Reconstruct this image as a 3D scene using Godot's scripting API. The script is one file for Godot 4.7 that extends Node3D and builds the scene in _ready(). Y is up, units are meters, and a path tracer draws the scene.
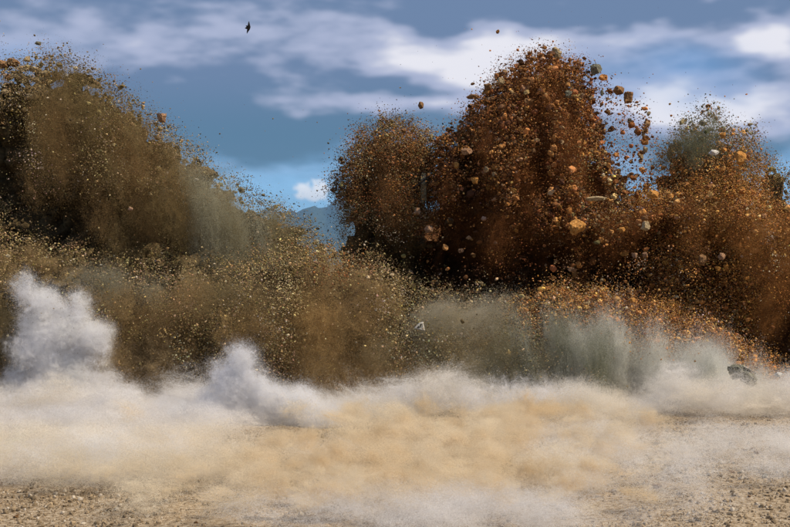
extends Node3D
# A quarry blast: plumes of thrown earth and rock, dust and white smoke over a rubble floor.

const F := 1188.4          # focal length in photo pixels (25 degrees over 527)
const CAMH := 6.0
var rng := RandomNumberGenerator.new()
var fbm := FastNoiseLite.new()
var fine := FastNoiseLite.new()
var rock_tex: NoiseTexture2D
var M := {}
var clod_meshes := []
var grit_meshes := []
var puff_meshes := []
var crumb_meshes := []
var fine_meshes := []
var thin_meshes := []
var big_meshes := []
var taken := {}
var fields := {}
var mid_meshes := []

func _ready():
	# ---------- camera
	var cam := Camera3D.new()
	cam.name = "camera"
	cam.fov = 25.0
	cam.near = 0.5
	cam.far = 40000.0
	cam.position = Vector3(0, CAMH, 0)
	cam.current = true
	add_child(cam)
	rng.seed = 20240
	fbm.seed = 7
	fbm.noise_type = FastNoiseLite.TYPE_SIMPLEX_SMOOTH
	fbm.fractal_type = FastNoiseLite.FRACTAL_FBM
	fbm.fractal_octaves = 4
	fbm.frequency = 1.0
	fine.seed = 91
	fine.noise_type = FastNoiseLite.TYPE_SIMPLEX_SMOOTH
	fine.fractal_type = FastNoiseLite.FRACTAL_FBM
	fine.fractal_octaves = 3
	fine.frequency = 1.0
	# ---------- sky, exposure, sun
	var env := Environment.new()
	env.background_mode = Environment.BG_SKY
	env.tonemap_mode = Environment.TONE_MAPPER_LINEAR
	env.tonemap_exposure = 1.12
	env.sdfgi_enabled = true
	env.ssao_enabled = true
	env.ssil_enabled = true
	env.volumetric_fog_enabled = true
	env.volumetric_fog_density = 0.0
	var sky := Sky.new()
	var pano := PanoramaSkyMaterial.new()
	pano.panorama = ImageTexture.create_from_image(sky_image())
	sky.sky_material = pano
	env.sky = sky
	var we := WorldEnvironment.new()
	we.name = "environment"
	we.environment = env
	add_child(we)
	var sun := DirectionalLight3D.new()
	sun.name = "sun"
	sun.light_energy = 1.5
	sun.light_angular_distance = 0.6
	sun.light_color = Color(1.0, 0.93, 0.82)
	sun.shadow_enabled = true
	add_child(sun)
	sun.look_at_from_position(Vector3(0.58, 0.79, 0.24) * 100.0, Vector3.ZERO)
	print("sky done ", Time.get_ticks_msec())
	materials()
	base_meshes()
	ground()
	mountains()
	far_haze()
	print("ground done ", Time.get_ticks_msec())
	plumes()
	print("plumes done ", Time.get_ticks_msec())
	smoke()
	print("smoke done ", Time.get_ticks_msec())
	rocks()
	print("rocks done ", Time.get_ticks_msec())

# ------------------------------------------------------------------ helpers
func at(px: float, py: float, d: float) -> Vector3:
	return Vector3((px - 395.0) / F * d, CAMH + (263.5 - py) / F * d, -d)

func gauss() -> float:
	return rng.randfn(0.0, 1.0)

func tag(o: Node, label: String, category := "", group := "", kind := "") -> Node:
	o.set_meta("label", label)
	if category != "": o.set_meta("category", category)
	if group != "": o.set_meta("group", group)
	if kind != "": o.set_meta("kind", kind)
	return o

func numbered(called: String) -> String:
	if not taken.has(called):
		taken[called] = 0
		return called
	taken[called] += 1
	return "%s_%03d" % [called, taken[called]]

func spin() -> Basis:
	return Basis(Quaternion(Vector3(gauss(), gauss(), gauss()).normalized(), rng.randf() * TAU))

func lin(c: Color) -> Color:
	return c.linear_to_srgb()

# ------------------------------------------------------------------ sky
func bump(x: float, y: float, cx: float, cy: float, rx: float, ry: float) -> float:
	var a := (x - cx) / rx
	var b := (y - cy) / ry
	return exp(-(a * a + b * b))

func sky_color(px: float, py: float, ux: float, uy: float, uz: float) -> Color:
	# px, py: angles written as photo pixels (20.7 per degree); far outside the frame the same layered cloud deck goes on
	var w := fbm.get_noise_3d(ux * 3.0, uy * 9.0, uz * 3.0)
	var x := px + 60.0 * fbm.get_noise_3d(ux * 5.0, uy * 14.0, uz * 5.0 + 9.0)
	var y := py + 34.0 * fbm.get_noise_3d(ux * 6.0 + 4.0, uy * 16.0, uz * 6.0)
	var n := fbm.get_noise_3d(ux * 5.0, uy * 13.0, uz * 5.0 + 3.0)
	var f := fine.get_noise_3d(ux * 26.0, uy * 80.0, uz * 26.0)
	var clear := Color(0.15, 0.33, 0.62).lerp(Color(0.33, 0.60, 0.84), clampf((py - 120.0) / 110.0, 0.0, 1.0))
	# grey-blue stratus deck: covers most above the clear band near the horizon
	var deck := smoothstep(190.0, 138.0, y + 22.0 * n + 10.0 * f) * 0.92
	deck *= 1.0 - 0.55 * bump(x, y, 660.0, 78.0, 90.0, 26.0) - 0.35 * bump(x, y, 30.0, 52.0, 50.0, 22.0) - 0.5 * bump(x, y, 790.0, 160.0, 30.0, 30.0)
	var slate := Color(0.14, 0.205, 0.335).lerp(Color(0.095, 0.185, 0.29), smoothstep(60.0, 140.0, py))
	var pale := Color(0.38, 0.42, 0.57)
	var white := Color(0.76, 0.75, 0.80)
	var lit := 0.26 + 0.34 * w + 0.32 * n
	lit += 0.40 * bump(x, y, 230.0, 50.0, 200.0, 42.0) + 0.22 * bump(x, y, 90.0, 22.0, 120.0, 20.0) + 1.15 * bump(x, y, 470.0, 52.0, 95.0, 26.0) + 0.6 * bump(x, y, 395.0, 104.0, 90.0, 14.0)
	lit += 1.25 * bump(x, y, 700.0, 108.0, 95.0, 20.0) + 1.4 * bump(x, y, 778.0, 44.0, 52.0, 20.0) + 0.4 * bump(x, y, 620.0, 42.0, 90.0, 9.0)
	lit -= 0.55 * bump(x, y, 270.0, 128.0, 150.0, 26.0) + 0.6 * bump(x, y, 600.0, 8.0, 260.0, 14.0) + 0.5 * bump(x, y, 400.0, 84.0, 60.0, 9.0) + 0.35 * bump(x, y, 120.0, 90.0, 110.0, 26.0)
	lit += 0.24 * f + 0.30 * fbm.get_noise_3d(ux * 16.0, uy * 40.0, uz * 16.0)
	var c := slate.lerp(pale, smoothstep(0.1, 0.75, lit)).lerp(white, smoothstep(0.7, 1.35, lit))
	c = clear.lerp(c, clampf(deck, 0.0, 1.0))
	# small cumulus heads low over the hills, all round
	var cm := fine.get_noise_3d(ux * 60.0, uy * 60.0, uz * 60.0)
	var heads := maxf(bump(px, py, 304.0, 190.0, 9.0, 9.0), maxf(bump(px, py, 322.0, 191.0, 10.0, 7.0), bump(px, py, 312.0, 196.0, 24.0, 6.0)))
	var rest := fbm.get_noise_3d(ux * 12.0 + 30.0, 0.0, uz * 12.0)
	if px < 180.0 or px > 820.0:
		heads = smoothstep(0.15, 0.4, rest) * bump(0.0, py, 0.0, 194.0, 1.0, 12.0)
	c = c.lerp(Color(0.80, 0.82, 0.87), smoothstep(0.30, 0.75, heads + 0.75 * cm + 0.3 * fine.get_noise_3d(ux * 150.0, uy * 150.0, uz * 150.0)) * 0.92 if heads > 0.06 else 0.0)
	return c

func sky_image() -> Image:
	var W := 4096
	var H := 2048
	var im := Image.create(W, H, false, Image.FORMAT_RGBF)
	im.fill(Color(0.22, 0.20, 0.17))
	for row in H / 2:
		var el := (0.5 - (row + 0.5) / H) * PI
		var step := 1 if el < deg_to_rad(15.0) else 8
		if step > 1 and row % step != 0:
			continue
		var py := 263.5 - tan(minf(el, 1.35)) * F if el < 0.6 else 263.5 - 813.0 - (el - 0.6) * 900.0
		var ce := cos(el)
		for col in range(0, W, step):
			var az := wrapf((col + 0.5) / W * TAU, -PI, PI)      # 0 looks along -z, right is +x
			var st := step
			if step == 1 and absf(az) > 0.5:
				if col % 4 != 0: continue
				st = 4
			var px := 395.0 + (tan(az) * F / 1.0 if absf(az) < 0.5 else signf(az) * (649.0 + (absf(az) - 0.5) * 1400.0))
			# along a tilted ray the picture height grows with 1 / cos(az)
			var yy := 263.5 - (263.5 - py) / (cos(az) if absf(az) < 0.5 else 0.8776)
			var c := sky_color(px, yy, sin(az) * ce, sin(el), -cos(az) * ce)
			if st == 1:
				im.set_pixel(col, row, c)
			else:
				im.fill_rect(Rect2i(col, row, st, step), c)
	return im

# ------------------------------------------------------------------ materials
func noise_tex(freq: float, a: Color, b: Color, c: Color, sd: int, size := 512) -> NoiseTexture2D:
	var n := FastNoiseLite.new()
	n.seed = sd
	n.frequency = freq
	n.fractal_octaves = 5
	var g := Gradient.new()
	g.offsets = PackedFloat32Array([0.15, 0.5, 0.85])
	g.colors = PackedColorArray([lin(a), lin(b), lin(c)])
	var t := NoiseTexture2D.new()
	t.width = size
	t.height = size
	t.seamless = true
	t.noise = n
	t.color_ramp = g
	return t

func height_tex(freq: float, sd: int) -> NoiseTexture2D:
	var n := FastNoiseLite.new()
	n.seed = sd
	n.frequency = freq
	n.fractal_octaves = 5
	var t := NoiseTexture2D.new()
	t.width = 512
	t.height = 512
	t.seamless = true
	t.noise = n
	return t

func materials():
	# grains: the colour of each copy
	var m := StandardMaterial3D.new()
	m.resource_name = "loose_earth"
	m.vertex_color_use_as_albedo = true
	m.roughness = 0.95
	m.metallic_specular = 0.2
	M.grain = m
	# flying dust: tiny flakes that let some light through
	m = StandardMaterial3D.new()
	m.resource_name = "dust"
	m.vertex_color_use_as_albedo = true
	m.roughness = 1.0
	m.metallic_specular = 0.0
	m.cull_mode = BaseMaterial3D.CULL_DISABLED
	m.backlight_enabled = true
	m.backlight = Color(1, 1, 1)
	M.dust = m
	# raw earth inside the plumes
	M.core_rust = raw_earth(Color(0.065, 0.034, 0.018), Color(0.115, 0.056, 0.026), Color(0.19, 0.095, 0.042), 3)
	M.core_olive = raw_earth(Color(0.06, 0.046, 0.027), Color(0.105, 0.078, 0.042), Color(0.18, 0.135, 0.07), 4)
	# ground
	m = StandardMaterial3D.new()
	m.resource_name = "quarry_floor"
	m.albedo_texture = noise_tex(0.045, Color(0.15, 0.11, 0.07), Color(0.30, 0.235, 0.16), Color(0.42, 0.36, 0.28), 11, 1024)
	m.uv1_triplanar = true
	m.uv1_world_triplanar = true
	m.uv1_scale = Vector3(0.11, 0.11, 0.11)
	m.roughness = 0.95
	m.metallic_specular = 0.2
	m.heightmap_enabled = true
	m.heightmap_texture = height_tex(0.05, 12)
	m.heightmap_scale = 3.0
	M.ground = m
	m = StandardMaterial3D.new()
	m.resource_name = "far_forest"
	m.albedo_texture = noise_tex(0.03, Color(0.025, 0.045, 0.04), Color(0.04, 0.065, 0.055), Color(0.06, 0.085, 0.07), 21)
	m.uv1_triplanar = true
	m.uv1_world_triplanar = true
	m.uv1_scale = Vector3.ONE * 0.0015
	m.roughness = 1.0
	M.hill = m

func raw_earth(a: Color, b: Color, c: Color, sd: int) -> StandardMaterial3D:
	var m := StandardMaterial3D.new()
	m.resource_name = "raw_earth"
	m.albedo_texture = noise_tex(0.03, a, b, c, sd)
	m.uv1_triplanar = true
	m.uv1_world_triplanar = true
	m.uv1_scale = Vector3.ONE * 0.35
	m.roughness = 1.0
	m.metallic_specular = 0.1
	return m

func rock_mat(c: Color, c2: Color, sd: int) -> StandardMaterial3D:
	var m := StandardMaterial3D.new()
	m.resource_name = "rock"
	m.albedo_texture = noise_tex(0.02, c * 0.55, c, c2, sd, 256)
	m.uv1_triplanar = true
	m.uv1_scale = Vector3.ONE * 0.6
	m.heightmap_enabled = true
	m.heightmap_texture = rock_height()
	m.heightmap_scale = 3.0
	m.roughness = 0.9
	m.metallic_specular = 0.25
	return m

func rock_height() -> NoiseTexture2D:
	if rock_tex == null:
		rock_tex = height_tex(0.04, 33)
	return rock_tex

# ------------------------------------------------------------------ base meshes
func ico(sub: int) -> Array:
	var t := (1.0 + sqrt(5.0)) / 2.0
	var v := [Vector3(-1, t, 0), Vector3(1, t, 0), Vector3(-1, -t, 0), Vector3(1, -t, 0), Vector3(0, -1, t), Vector3(0, 1, t), Vector3(0, -1, -t), Vector3(0, 1, -t), Vector3(t, 0, -1), Vector3(t, 0, 1), Vector3(-t, 0, -1), Vector3(-t, 0, 1)]
	for i in v.size():
		v[i] = v[i].normalized()
	var f := [[0, 11, 5], [0, 5, 1], [0, 1, 7], [0, 7, 10], [0, 10, 11], [1, 5, 9], [5, 11, 4], [11, 10, 2], [10, 7, 6], [7, 1, 8], [3, 9, 4], [3, 4, 2], [3, 2, 6], [3, 6, 8], [3, 8, 9], [4, 9, 5], [2, 4, 11], [6, 2, 10], [8, 6, 7], [9, 8, 1]]
	for s in sub:
		var mid := {}
		var nf := []
		for q in f:
			var e := []
			for k in 3:
				var a: int = q[k]
				var b: int = q[(k + 1) % 3]
				var key := Vector2i(mini(a, b), maxi(a, b))
				if not mid.has(key):
					mid[key] = v.size()
					v.append(((v[a] + v[b]) * 0.5).normalized())
				e.append(mid[key])
			nf.append_array([[q[0], e[0], e[2]], [q[1], e[1], e[0]], [q[2], e[2], e[1]], [e[0], e[1], e[2]]])
		f = nf
	return [v, f]

func faceted(v: Array, f: Array) -> ArrayMesh:
	var st := SurfaceTool.new()
	st.begin(Mesh.PRIMITIVE_TRIANGLES)
	st.set_smooth_group(-1)
	for q in f:
		for k in [0, 2, 1]:
			st.add_vertex(v[q[k]])
	st.generate_normals()
	return st.commit()

# A broken stone: a ball cut by a few planes, then roughened.
func stone(sub: int, cuts: int, rough: float, sd: int, stretch: Vector3) -> ArrayMesh:
	var r := RandomNumberGenerator.new()
	r.seed = sd
	var b := ico(sub)
	var v: Array = b[0]
	var planes := []
	for k in cuts:
		planes.append([Vector3(r.randfn(), r.randfn(), r.randfn()).normalized(), r.randf_range(0.45, 0.8)])
	for i in v.size():
		var p: Vector3 = v[i]
		for pl in planes:
			var over: float = p.dot(pl[0]) - pl[1]
			if over > 0.0:
				p -= pl[0] * over
		p *= 1.0 + rough * fine.get_noise_3d(p.x * 1.7 + sd * 3.1, p.y * 1.7, p.z * 1.7) + rough * 0.4 * fine.get_noise_3d(p.x * 5.0, p.y * 5.0 + sd, p.z * 5.0)
		v[i] = p * stretch
	return faceted(v, b[1])

func puff(n: int, side: float, sd: int) -> ArrayMesh:
	var r := RandomNumberGenerator.new()
	r.seed = sd
	var pos := PackedVector3Array()
	var nor := PackedVector3Array()
	pos.resize(n * 3)
	nor.resize(n * 3)
	for i in n:
		var p := Vector3(r.randfn(), r.randfn(), r.randfn()) * 0.4
		# lumpy inside: drift along a noise gradient
		p += Vector3(fine.get_noise_3d(p.x * 1.6, p.y * 1.6, p.z * 1.6 + sd), fine.get_noise_3d(p.x * 1.6 + 7.0, p.y * 1.6 + sd, p.z * 1.6), fine.get_noise_3d(p.x * 1.6 + sd, p.y * 1.6 + 3.0, p.z * 1.6)) * 0.45
		var a := Vector3(r.randfn(), r.randfn(), r.randfn()).normalized()
		var u := a.cross(Vector3(0.31, 0.77, 0.55)).normalized()
		var w := a.cross(u)
		var s := side * r.randf_range(0.5, 1.3)
		pos[i * 3] = p + u * s * 0.577
		pos[i * 3 + 2] = p + (u * -0.5 + w * 0.866) * s * 0.577
		pos[i * 3 + 1] = p + (u * -0.5 - w * 0.866) * s * 0.577
		for k in 3:
			nor[i * 3 + k] = a
	var arr := []
	arr.resize(Mesh.ARRAY_MAX)
	arr[Mesh.ARRAY_VERTEX] = pos
	arr[Mesh.ARRAY_NORMAL] = nor
	var m := ArrayMesh.new()
	m.add_surface_from_arrays(Mesh.PRIMITIVE_TRIANGLES, arr)
	return m

# a handful of crumbs flying close together; each crumb has its own tone
func crumbs(n: int, sd: int) -> ArrayMesh:
	var r := RandomNumberGenerator.new()
	r.seed = sd
	var st := SurfaceTool.new()
	st.begin(Mesh.PRIMITIVE_TRIANGLES)
	st.set_smooth_group(-1)
	var v := [Vector3(1, 0, 0), Vector3(-1, 0, 0), Vector3(0, 1, 0), Vector3(0, -1, 0), Vector3(0, 0, 1), Vector3(0, 0, -1)]
	var f := [[0, 2, 4], [2, 1, 4], [1, 3, 4], [3, 0, 4], [2, 0, 5], [1, 2, 5], [3, 1, 5], [0, 3, 5]]
	for i in n:
		var p := Vector3(r.randfn(), r.randfn(), r.randfn()) * 0.5
		var s := 0.022 * pow(3.2, pow(r.randf(), 2.2))
		var b := Basis(Quaternion(Vector3(r.randfn(), r.randfn(), r.randfn()).normalized(), r.randf() * TAU))
		var k := exp(0.55 * r.randfn())
		st.set_color(Color(clampf(k, 0.2, 1.9), clampf(k * (1.0 + 0.1 * r.randfn()), 0.2, 1.9), clampf(k * (1.0 + 0.14 * r.randfn()), 0.2, 1.9)))
		var w := []
		for q in v:
			w.append(p + b * (q * s * r.randf_range(0.6, 1.25)))
		for q in f:
			for e in [0, 2, 1]:
				st.add_vertex(w[q[e]])
	st.generate_normals()
	return st.commit()

func base_meshes():
	for k in 4:
		crumb_meshes.append(crumbs(70, 500 + k))
	for k in 3:
		thin_meshes.append(puff(9000, 0.0125, 340 + k))
		fine_meshes.append(puff(20000, 0.0150, 320 + k))
	for k in 4:
		clod_meshes.append(stone(1, 7, 0.35, 100 + k, Vector3(1.0, [0.8, 0.95, 0.65, 0.85][k], [0.9, 0.7, 0.8, 1.0][k])))
	for k in 3:
		grit_meshes.append(stone(0, 3, 0.5, 200 + k, Vector3(1.0, 0.8, 0.75)))
	for k in 3:
		puff_meshes.append(puff(9000, 0.0165, 300 + k))
	for k in 8:
		mid_meshes.append(stone(2, [9, 11, 7, 12, 8, 10, 13, 9][k], 0.24, 600 + k, Vector3(1.0, [0.8, 0.9, 0.7, 0.85, 0.95, 0.75, 0.85, 0.6][k], [0.85, 0.9, 0.8, 0.7, 0.95, 0.9, 0.8, 0.75][k])))
		big_meshes.append(stone(3, [9, 11, 7, 12, 8, 10, 13, 9][k], 0.22, 400 + k, Vector3(1.0, [0.8, 0.9, 0.7, 0.85, 0.95, 0.75, 0.85, 0.6][k], [0.85, 0.9, 0.8, 0.7, 0.95, 0.9, 0.8, 0.75][k])))

func scatter(called: String, meshes: Array, list: Array, mat: Material, parent: Node, label: String):
	# list: [Transform3D, Color]; one MultiMesh for each mesh variant
	var n := meshes.size()
	for k in n:
		var count := 0
		for i in range(k, list.size(), n):
			count += 1
		if count == 0:
			continue
		var mm := MultiMesh.new()
		mm.transform_format = MultiMesh.TRANSFORM_3D
		mm.use_colors = true
		mm.mesh = meshes[k]
		mm.instance_count = count
		var j := 0
		for i in range(k, list.size(), n):
			mm.set_instance_transform(j, list[i][0])
			mm.set_instance_color(j, list[i][1])
			j += 1
		var o := MultiMeshInstance3D.new()
		o.name = called if k == 0 else "%s_%03d" % [called, k]
		o.multimesh = mm
		o.material_override = mat
		o.set_meta("kind", "stuff")
		if label != "":
			o.set_meta("label", label)
		parent.add_child(o, true)

# ------------------------------------------------------------------ ground
func ground_height(x: float, z: float) -> float:
	var near := smoothstep(160.0, 70.0, -z) * smoothstep(120.0, 60.0, absf(x))
	var h := 0.35 * fbm.get_noise_2d(x * 0.06, z * 0.06) + 0.05 * fine.get_noise_2d(x * 0.45, z * 0.45) + 0.02 * fine.get_noise_2d(x * 1.7 + 50.0, z * 1.7)
	return h * near - 0.1

func ground():
	var xs := PackedFloat32Array()
	var zs := PackedFloat32Array()
	var nx := 220
	for i in nx + 1:
		var t := (i / float(nx)) * 2.0 - 1.0
		xs.append(26.0 * t + 12000.0 * signf(t) * pow(absf(t), 14.0))
	var nz := 260
	for i in nz + 1:
		var t := i / float(nz)
		zs.append(20.0 - 95.0 * t - 15000.0 * pow(t, 16.0))
	var st := SurfaceTool.new()
	st.begin(Mesh.PRIMITIVE_TRIANGLES)
	for j in nz + 1:
		for i in nx + 1:
			st.add_vertex(Vector3(xs[i], ground_height(xs[i], zs[j]), zs[j]))
	for j in nz:
		for i in nx:
			var a := j * (nx + 1) + i
			for q in [a, a + nx + 1, a + 1, a + 1, a + nx + 1, a + nx + 2]:
				st.add_index(q)
	st.generate_normals()
	var o := MeshInstance3D.new()
	o.name = "ground"
	o.mesh = st.commit()
	o.material_override = M.ground
	add_child(o)
	tag(o, "tan rubble strewn quarry floor", "", "", "structure")
	# loose rubble lying on it
	var list := []
	for i in 130000:
		var d := 23.0 + 26.0 * rng.randf()
		var px := rng.randf_range(-60.0, 850.0)
		var x := (px - 395.0) / F * d
		var dens := 0.45 + 0.9 * fbm.get_noise_2d(x * 0.14 + 40.0, d * 0.14)
		if rng.randf() > dens:
			continue
		var s := 0.010 + 0.018 * pow(rng.randf(), 1.5) + 0.08 * pow(rng.randf(), 18.0)
		var y := ground_height(x, -d) + s * 0.3
		var tone := rng.randf()
		var c := Color(0.34, 0.26, 0.17).lerp(Color(0.09, 0.07, 0.045), tone) if tone < 0.85 else Color(0.46, 0.41, 0.34)
		list.append([Transform3D(spin().scaled(Vector3.ONE * s), Vector3(x, y, -d)), c])
	var root := Node3D.new()
	root.name = "rubble"
	add_child(root)
	tag(root, "small loose brown and tan stones strewn over the quarry floor", "rubble", "", "stuff")
	scatter("pebbles", grit_meshes, list, M.grain, root, "")

func mountains():
	var st := SurfaceTool.new()
	st.begin(Mesh.PRIMITIVE_TRIANGLES)
	var nx := 240
	var nz := 14
	for j in nz + 1:
		for i in nx + 1:
			var az := lerpf(-0.62, 0.62, i / float(nx))
			var t := j / float(nz)
			var d := 6200.0 + 2600.0 * t
			var px := 395.0 + tan(az) * F
			var top := 352.0 + 60.0 * fbm.get_noise_1d(az * 9.0 + 2.0) + 34.0 * bump(px, 0.0, 352.0, 0.0, 34.0, 1.0)
			var y := top * sin(t * PI) * (1.0 + 0.15 * fbm.get_noise_2d(az * 60.0, t * 3.0)) - 2.0
			st.add_vertex(Vector3(tan(az) * d, y, -d))
	for j in nz:
		for i in nx:
			var a := j * (nx + 1) + i
			for q in [a, a + nx + 1, a + 1, a + 1, a + nx + 1, a + nx + 2]:
				st.add_index(q)
	st.generate_normals()
	var o := MeshInstance3D.new()
	o.name = "mountains"
	o.mesh = st.commit()
	o.material_override = M.hill
	add_child(o)
	tag(o, "distant blue forested mountain ridge on the horizon", "", "", "structure")

func far_haze():
	var fv := FogVolume.new()
	fv.name = "haze"
	fv.shape = RenderingServer.FOG_VOLUME_SHAPE_BOX
	fv.size = Vector3(16000, 335, 2000)
	fv.position = Vector3(0, 163, -5050)
	var m := FogMaterial.new()
	m.albedo = Color(0.55, 0.78, 1.0)
	m.density = 0.0003
	fv.material = m
	add_child(fv)
	tag(fv, "blue haze in the valley before the far mountains", "haze", "", "stuff")

# ------------------------------------------------------------------ plumes
const GX := -140.0
const GY := -20.0
const GS := 4.0
const GW := 270
const GH := 120

func field(poly: PackedVector2Array, rag: float) -> PackedFloat32Array:
	# distance to the outline, in photo pixels, inside the polygon; 0 outside
	var d := PackedFloat32Array()
	d.resize(GW * GH)
	for j in GH:
		for i in GW:
			d[j * GW + i] = 999.0 if Geometry2D.is_point_in_polygon(ragged(GX + (i + 0.5) * GS, GY + (j + 0.5) * GS, rag), poly) else 0.0
	for j in range(1, GH - 1):
		for i in range(1, GW - 1):
			var k := j * GW + i
			if d[k] > 0.0:
				d[k] = minf(d[k], minf(minf(d[k - 1] + GS, d[k - GW] + GS), minf(d[k - GW - 1] + GS * 1.41, d[k - GW + 1] + GS * 1.41)))
	for j in range(GH - 2, 0, -1):
		for i in range(GW - 2, 0, -1):
			var k := j * GW + i
			if d[k] > 0.0:
				d[k] = minf(d[k], minf(minf(d[k + 1] + GS, d[k + GW] + GS), minf(d[k + GW + 1] + GS * 1.41, d[k + GW - 1] + GS * 1.41)))
	return d

func ragged(x: float, y: float, k: float) -> Vector2:
	return Vector2(x + 9.0 * k * fine.get_noise_2d(x * 0.03, y * 0.03) , y + 16.0 * k * fine.get_noise_2d(x * 0.045 + 60.0, y * 0.012) + 8.0 * k * fine.get_noise_2d(x * 0.12, y * 0.03 + 40.0))

func swell(dist: float, full: float) -> float:
	var t := clampf(dist / full, 0.0, 1.0)
	return sqrt(t * (2.0 - t))

func core(f: PackedFloat32Array, R: Dictionary, parent: Node):
	var st := SurfaceTool.new()
	st.begin(Mesh.PRIMITIVE_TRIANGLES)
	var idx := {}
	var front := []
	var back := []
	var inset: float = R.inset
	for j in GH:
		for i in GW:
			var k := j * GW + i
			if f[k] <= 0.0:
				continue
			var px := GX + (i + 0.5) * GS
			var py := GY + (j + 0.5) * GS
			var lim := inset * (1.0 + 1.5 * fine.get_noise_2d(px * 0.045 + R.d, py * 0.045))
			if f[k] > lim:
				var s := swell(f[k] - lim, R.full)
				var nz := fbm.get_noise_2d(px * 0.03 + R.d, py * 0.02) * 2.4 + fine.get_noise_2d(px * 0.11, py * 0.08) * 1.1
				var p := at(px + 5.0 * fine.get_noise_2d(px * 0.07, py * 0.07 + 31.0), py + 5.0 * fine.get_noise_2d(px * 0.07 + 77.0, py * 0.07), R.d)
				var deep := 0.0
				for h in R.get("holes", []):
					deep += h[4] * bump(px, py, h[0], h[1], h[2], h[3])
				deep = minf(deep, 2.2) * 3.0
				p.z -= deep
				idx[k] = front.size()
				front.append(p + Vector3(0, 0, 0.45 * R.T * s + nz * minf(1.0, s * 1.5)))
				back.append(p - Vector3(0, 0, 0.45 * R.T * s + 0.05))
	var n := front.size()
	if n == 0:
		return
	for p in front: st.add_vertex(p)
	for p in back: st.add_vertex(p)
	for j in GH - 1:
		for i in GW - 1:
			var k := j * GW + i
			if idx.has(k) and idx.has(k + 1) and idx.has(k + GW) and idx.has(k + GW + 1):
				var a: int = idx[k]
				var b: int = idx[k + 1]
				var c: int = idx[k + GW]
				var e: int = idx[k + GW + 1]
				for q in [a, b, c, b, e, c]: st.add_index(q)
				for q in [a + n, c + n, b + n, b + n, c + n, e + n]: st.add_index(q)
	st.generate_normals()
	var o := MeshInstance3D.new()
	o.name = "raw_earth"
	o.mesh = st.commit()
	o.material_override = M.core_rust if R.pal == RUST or R.pal == ORANGE else M.core_olive
	o.set_meta("kind", "stuff")
	parent.add_child(o, true)

func pick_color(pal: Array) -> Color:
	# palette rows: [weight, colour, spread]
	var t := rng.randf()
	for row in pal:
		t -= row[0]
		if t <= 0.0:
			var k: float = exp(gauss() * row[2])
			var c: Color = row[1]
			return Color(minf(c.r * k, 0.75), minf(c.g * k * (1.0 + 0.08 * gauss()), 0.7), minf(c.b * k * (1.0 + 0.10 * gauss()), 0.65))
	return pal[0][1]

func grains(f: PackedFloat32Array, R: Dictionary, n: int, smin: float, smax: float, power: float, fringe: float) -> Array:
	var cells := PackedInt32Array()
	for k in GW * GH:
		if f[k] > 0.0:
			cells.append(k)
	var out := []
	var tries := 0
	while out.size() < n and tries < n * 12:
		tries += 1
		var k := cells[rng.randi() % cells.size()]
		var px := GX + (k % GW + rng.randf()) * GS
		var py := GY + (k / GW + rng.randf()) * GS
		var dist := f[k]
		# streaky clumps drawn out along the throw
		var ang: float = R.get("lean", 0.0)
		var u := px + (py - 200.0) * ang
		var dens := 0.42 + 1.5 * fbm.get_noise_2d(u * 0.020 + R.d * 3.0, py * 0.008) + 0.7 * fine.get_noise_2d(px * 0.05, py * 0.05 + R.d)
		for h in R.get("holes", []):
			dens -= h[4] * bump(px, py, h[0], h[1], h[2], h[3])
		for h in R.get("rich", []):
			dens += h[4] * bump(px, py, h[0], h[1], h[2], h[3])
		if dist < 26.0 and py < R.get("edge_to", 900.0):
			dens = maxf(dens, 0.75)
		if rng.randf() > clampf(dens, 0.025, 1.0):
			continue
		var s := smin * pow(smax / smin, pow(rng.randf(), power))
		var small := clampf(1.6 - s / smax, 0.5, 1.6)
		if dist < 12.0 and rng.randf() < 0.4:
			var e := fringe * small * absf(gauss()) * (0.35 + 1.8 * pow(rng.randf(), 5.0)) * (0.35 + 3.4 * maxf(0.0, fine.get_noise_2d(px * 0.06, R.d)))
			px += e * gauss() * 0.6
			py -= e * 0.9
		var z: float = R.d - R.T * (swell(dist, R.full) * rng.randf_range(0.42, R.get("front", 1.05)) + 0.12 * gauss())
		var p := at(px, py, R.d)
		p.z = -z
		var c := pick_color(R.pal)
		for q in R.get("tints", []):
			if rng.randf() < bump(px, py, q[0], q[1], q[2], q[3]) * q[4]:
				c = pick_color(q[5])
		out.append([Transform3D(spin().scaled(Vector3(s, s * rng.randf_range(0.7, 1.1), s)), p), c])
	return out

const RUST := [[0.43, Color(0.25, 0.105, 0.038), 0.38], [0.26, Color(0.42, 0.20, 0.07), 0.35], [0.23, Color(0.10, 0.05, 0.026), 0.35], [0.08, Color(0.38, 0.25, 0.14), 0.25]]
const ORANGE := [[0.45, Color(0.46, 0.215, 0.065), 0.4], [0.27, Color(0.56, 0.32, 0.115), 0.3], [0.23, Color(0.18, 0.085, 0.035), 0.4], [0.05, Color(0.5, 0.42, 0.3), 0.3]]
const OLIVE := [[0.47, Color(0.23, 0.17, 0.08), 0.38], [0.27, Color(0.37, 0.285, 0.15), 0.3], [0.21, Color(0.10, 0.075, 0.04), 0.35], [0.05, Color(0.52, 0.46, 0.33), 0.25]]
const TAN := [[0.5, Color(0.28, 0.20, 0.095), 0.45], [0.3, Color(0.40, 0.31, 0.17), 0.35], [0.17, Color(0.12, 0.09, 0.045), 0.35], [0.03, Color(0.52, 0.46, 0.35), 0.25]]
const GREY := [[0.6, Color(0.20, 0.19, 0.13), 0.4], [0.3, Color(0.33, 0.31, 0.22), 0.3], [0.1, Color(0.09, 0.085, 0.06), 0.3]]

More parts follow.
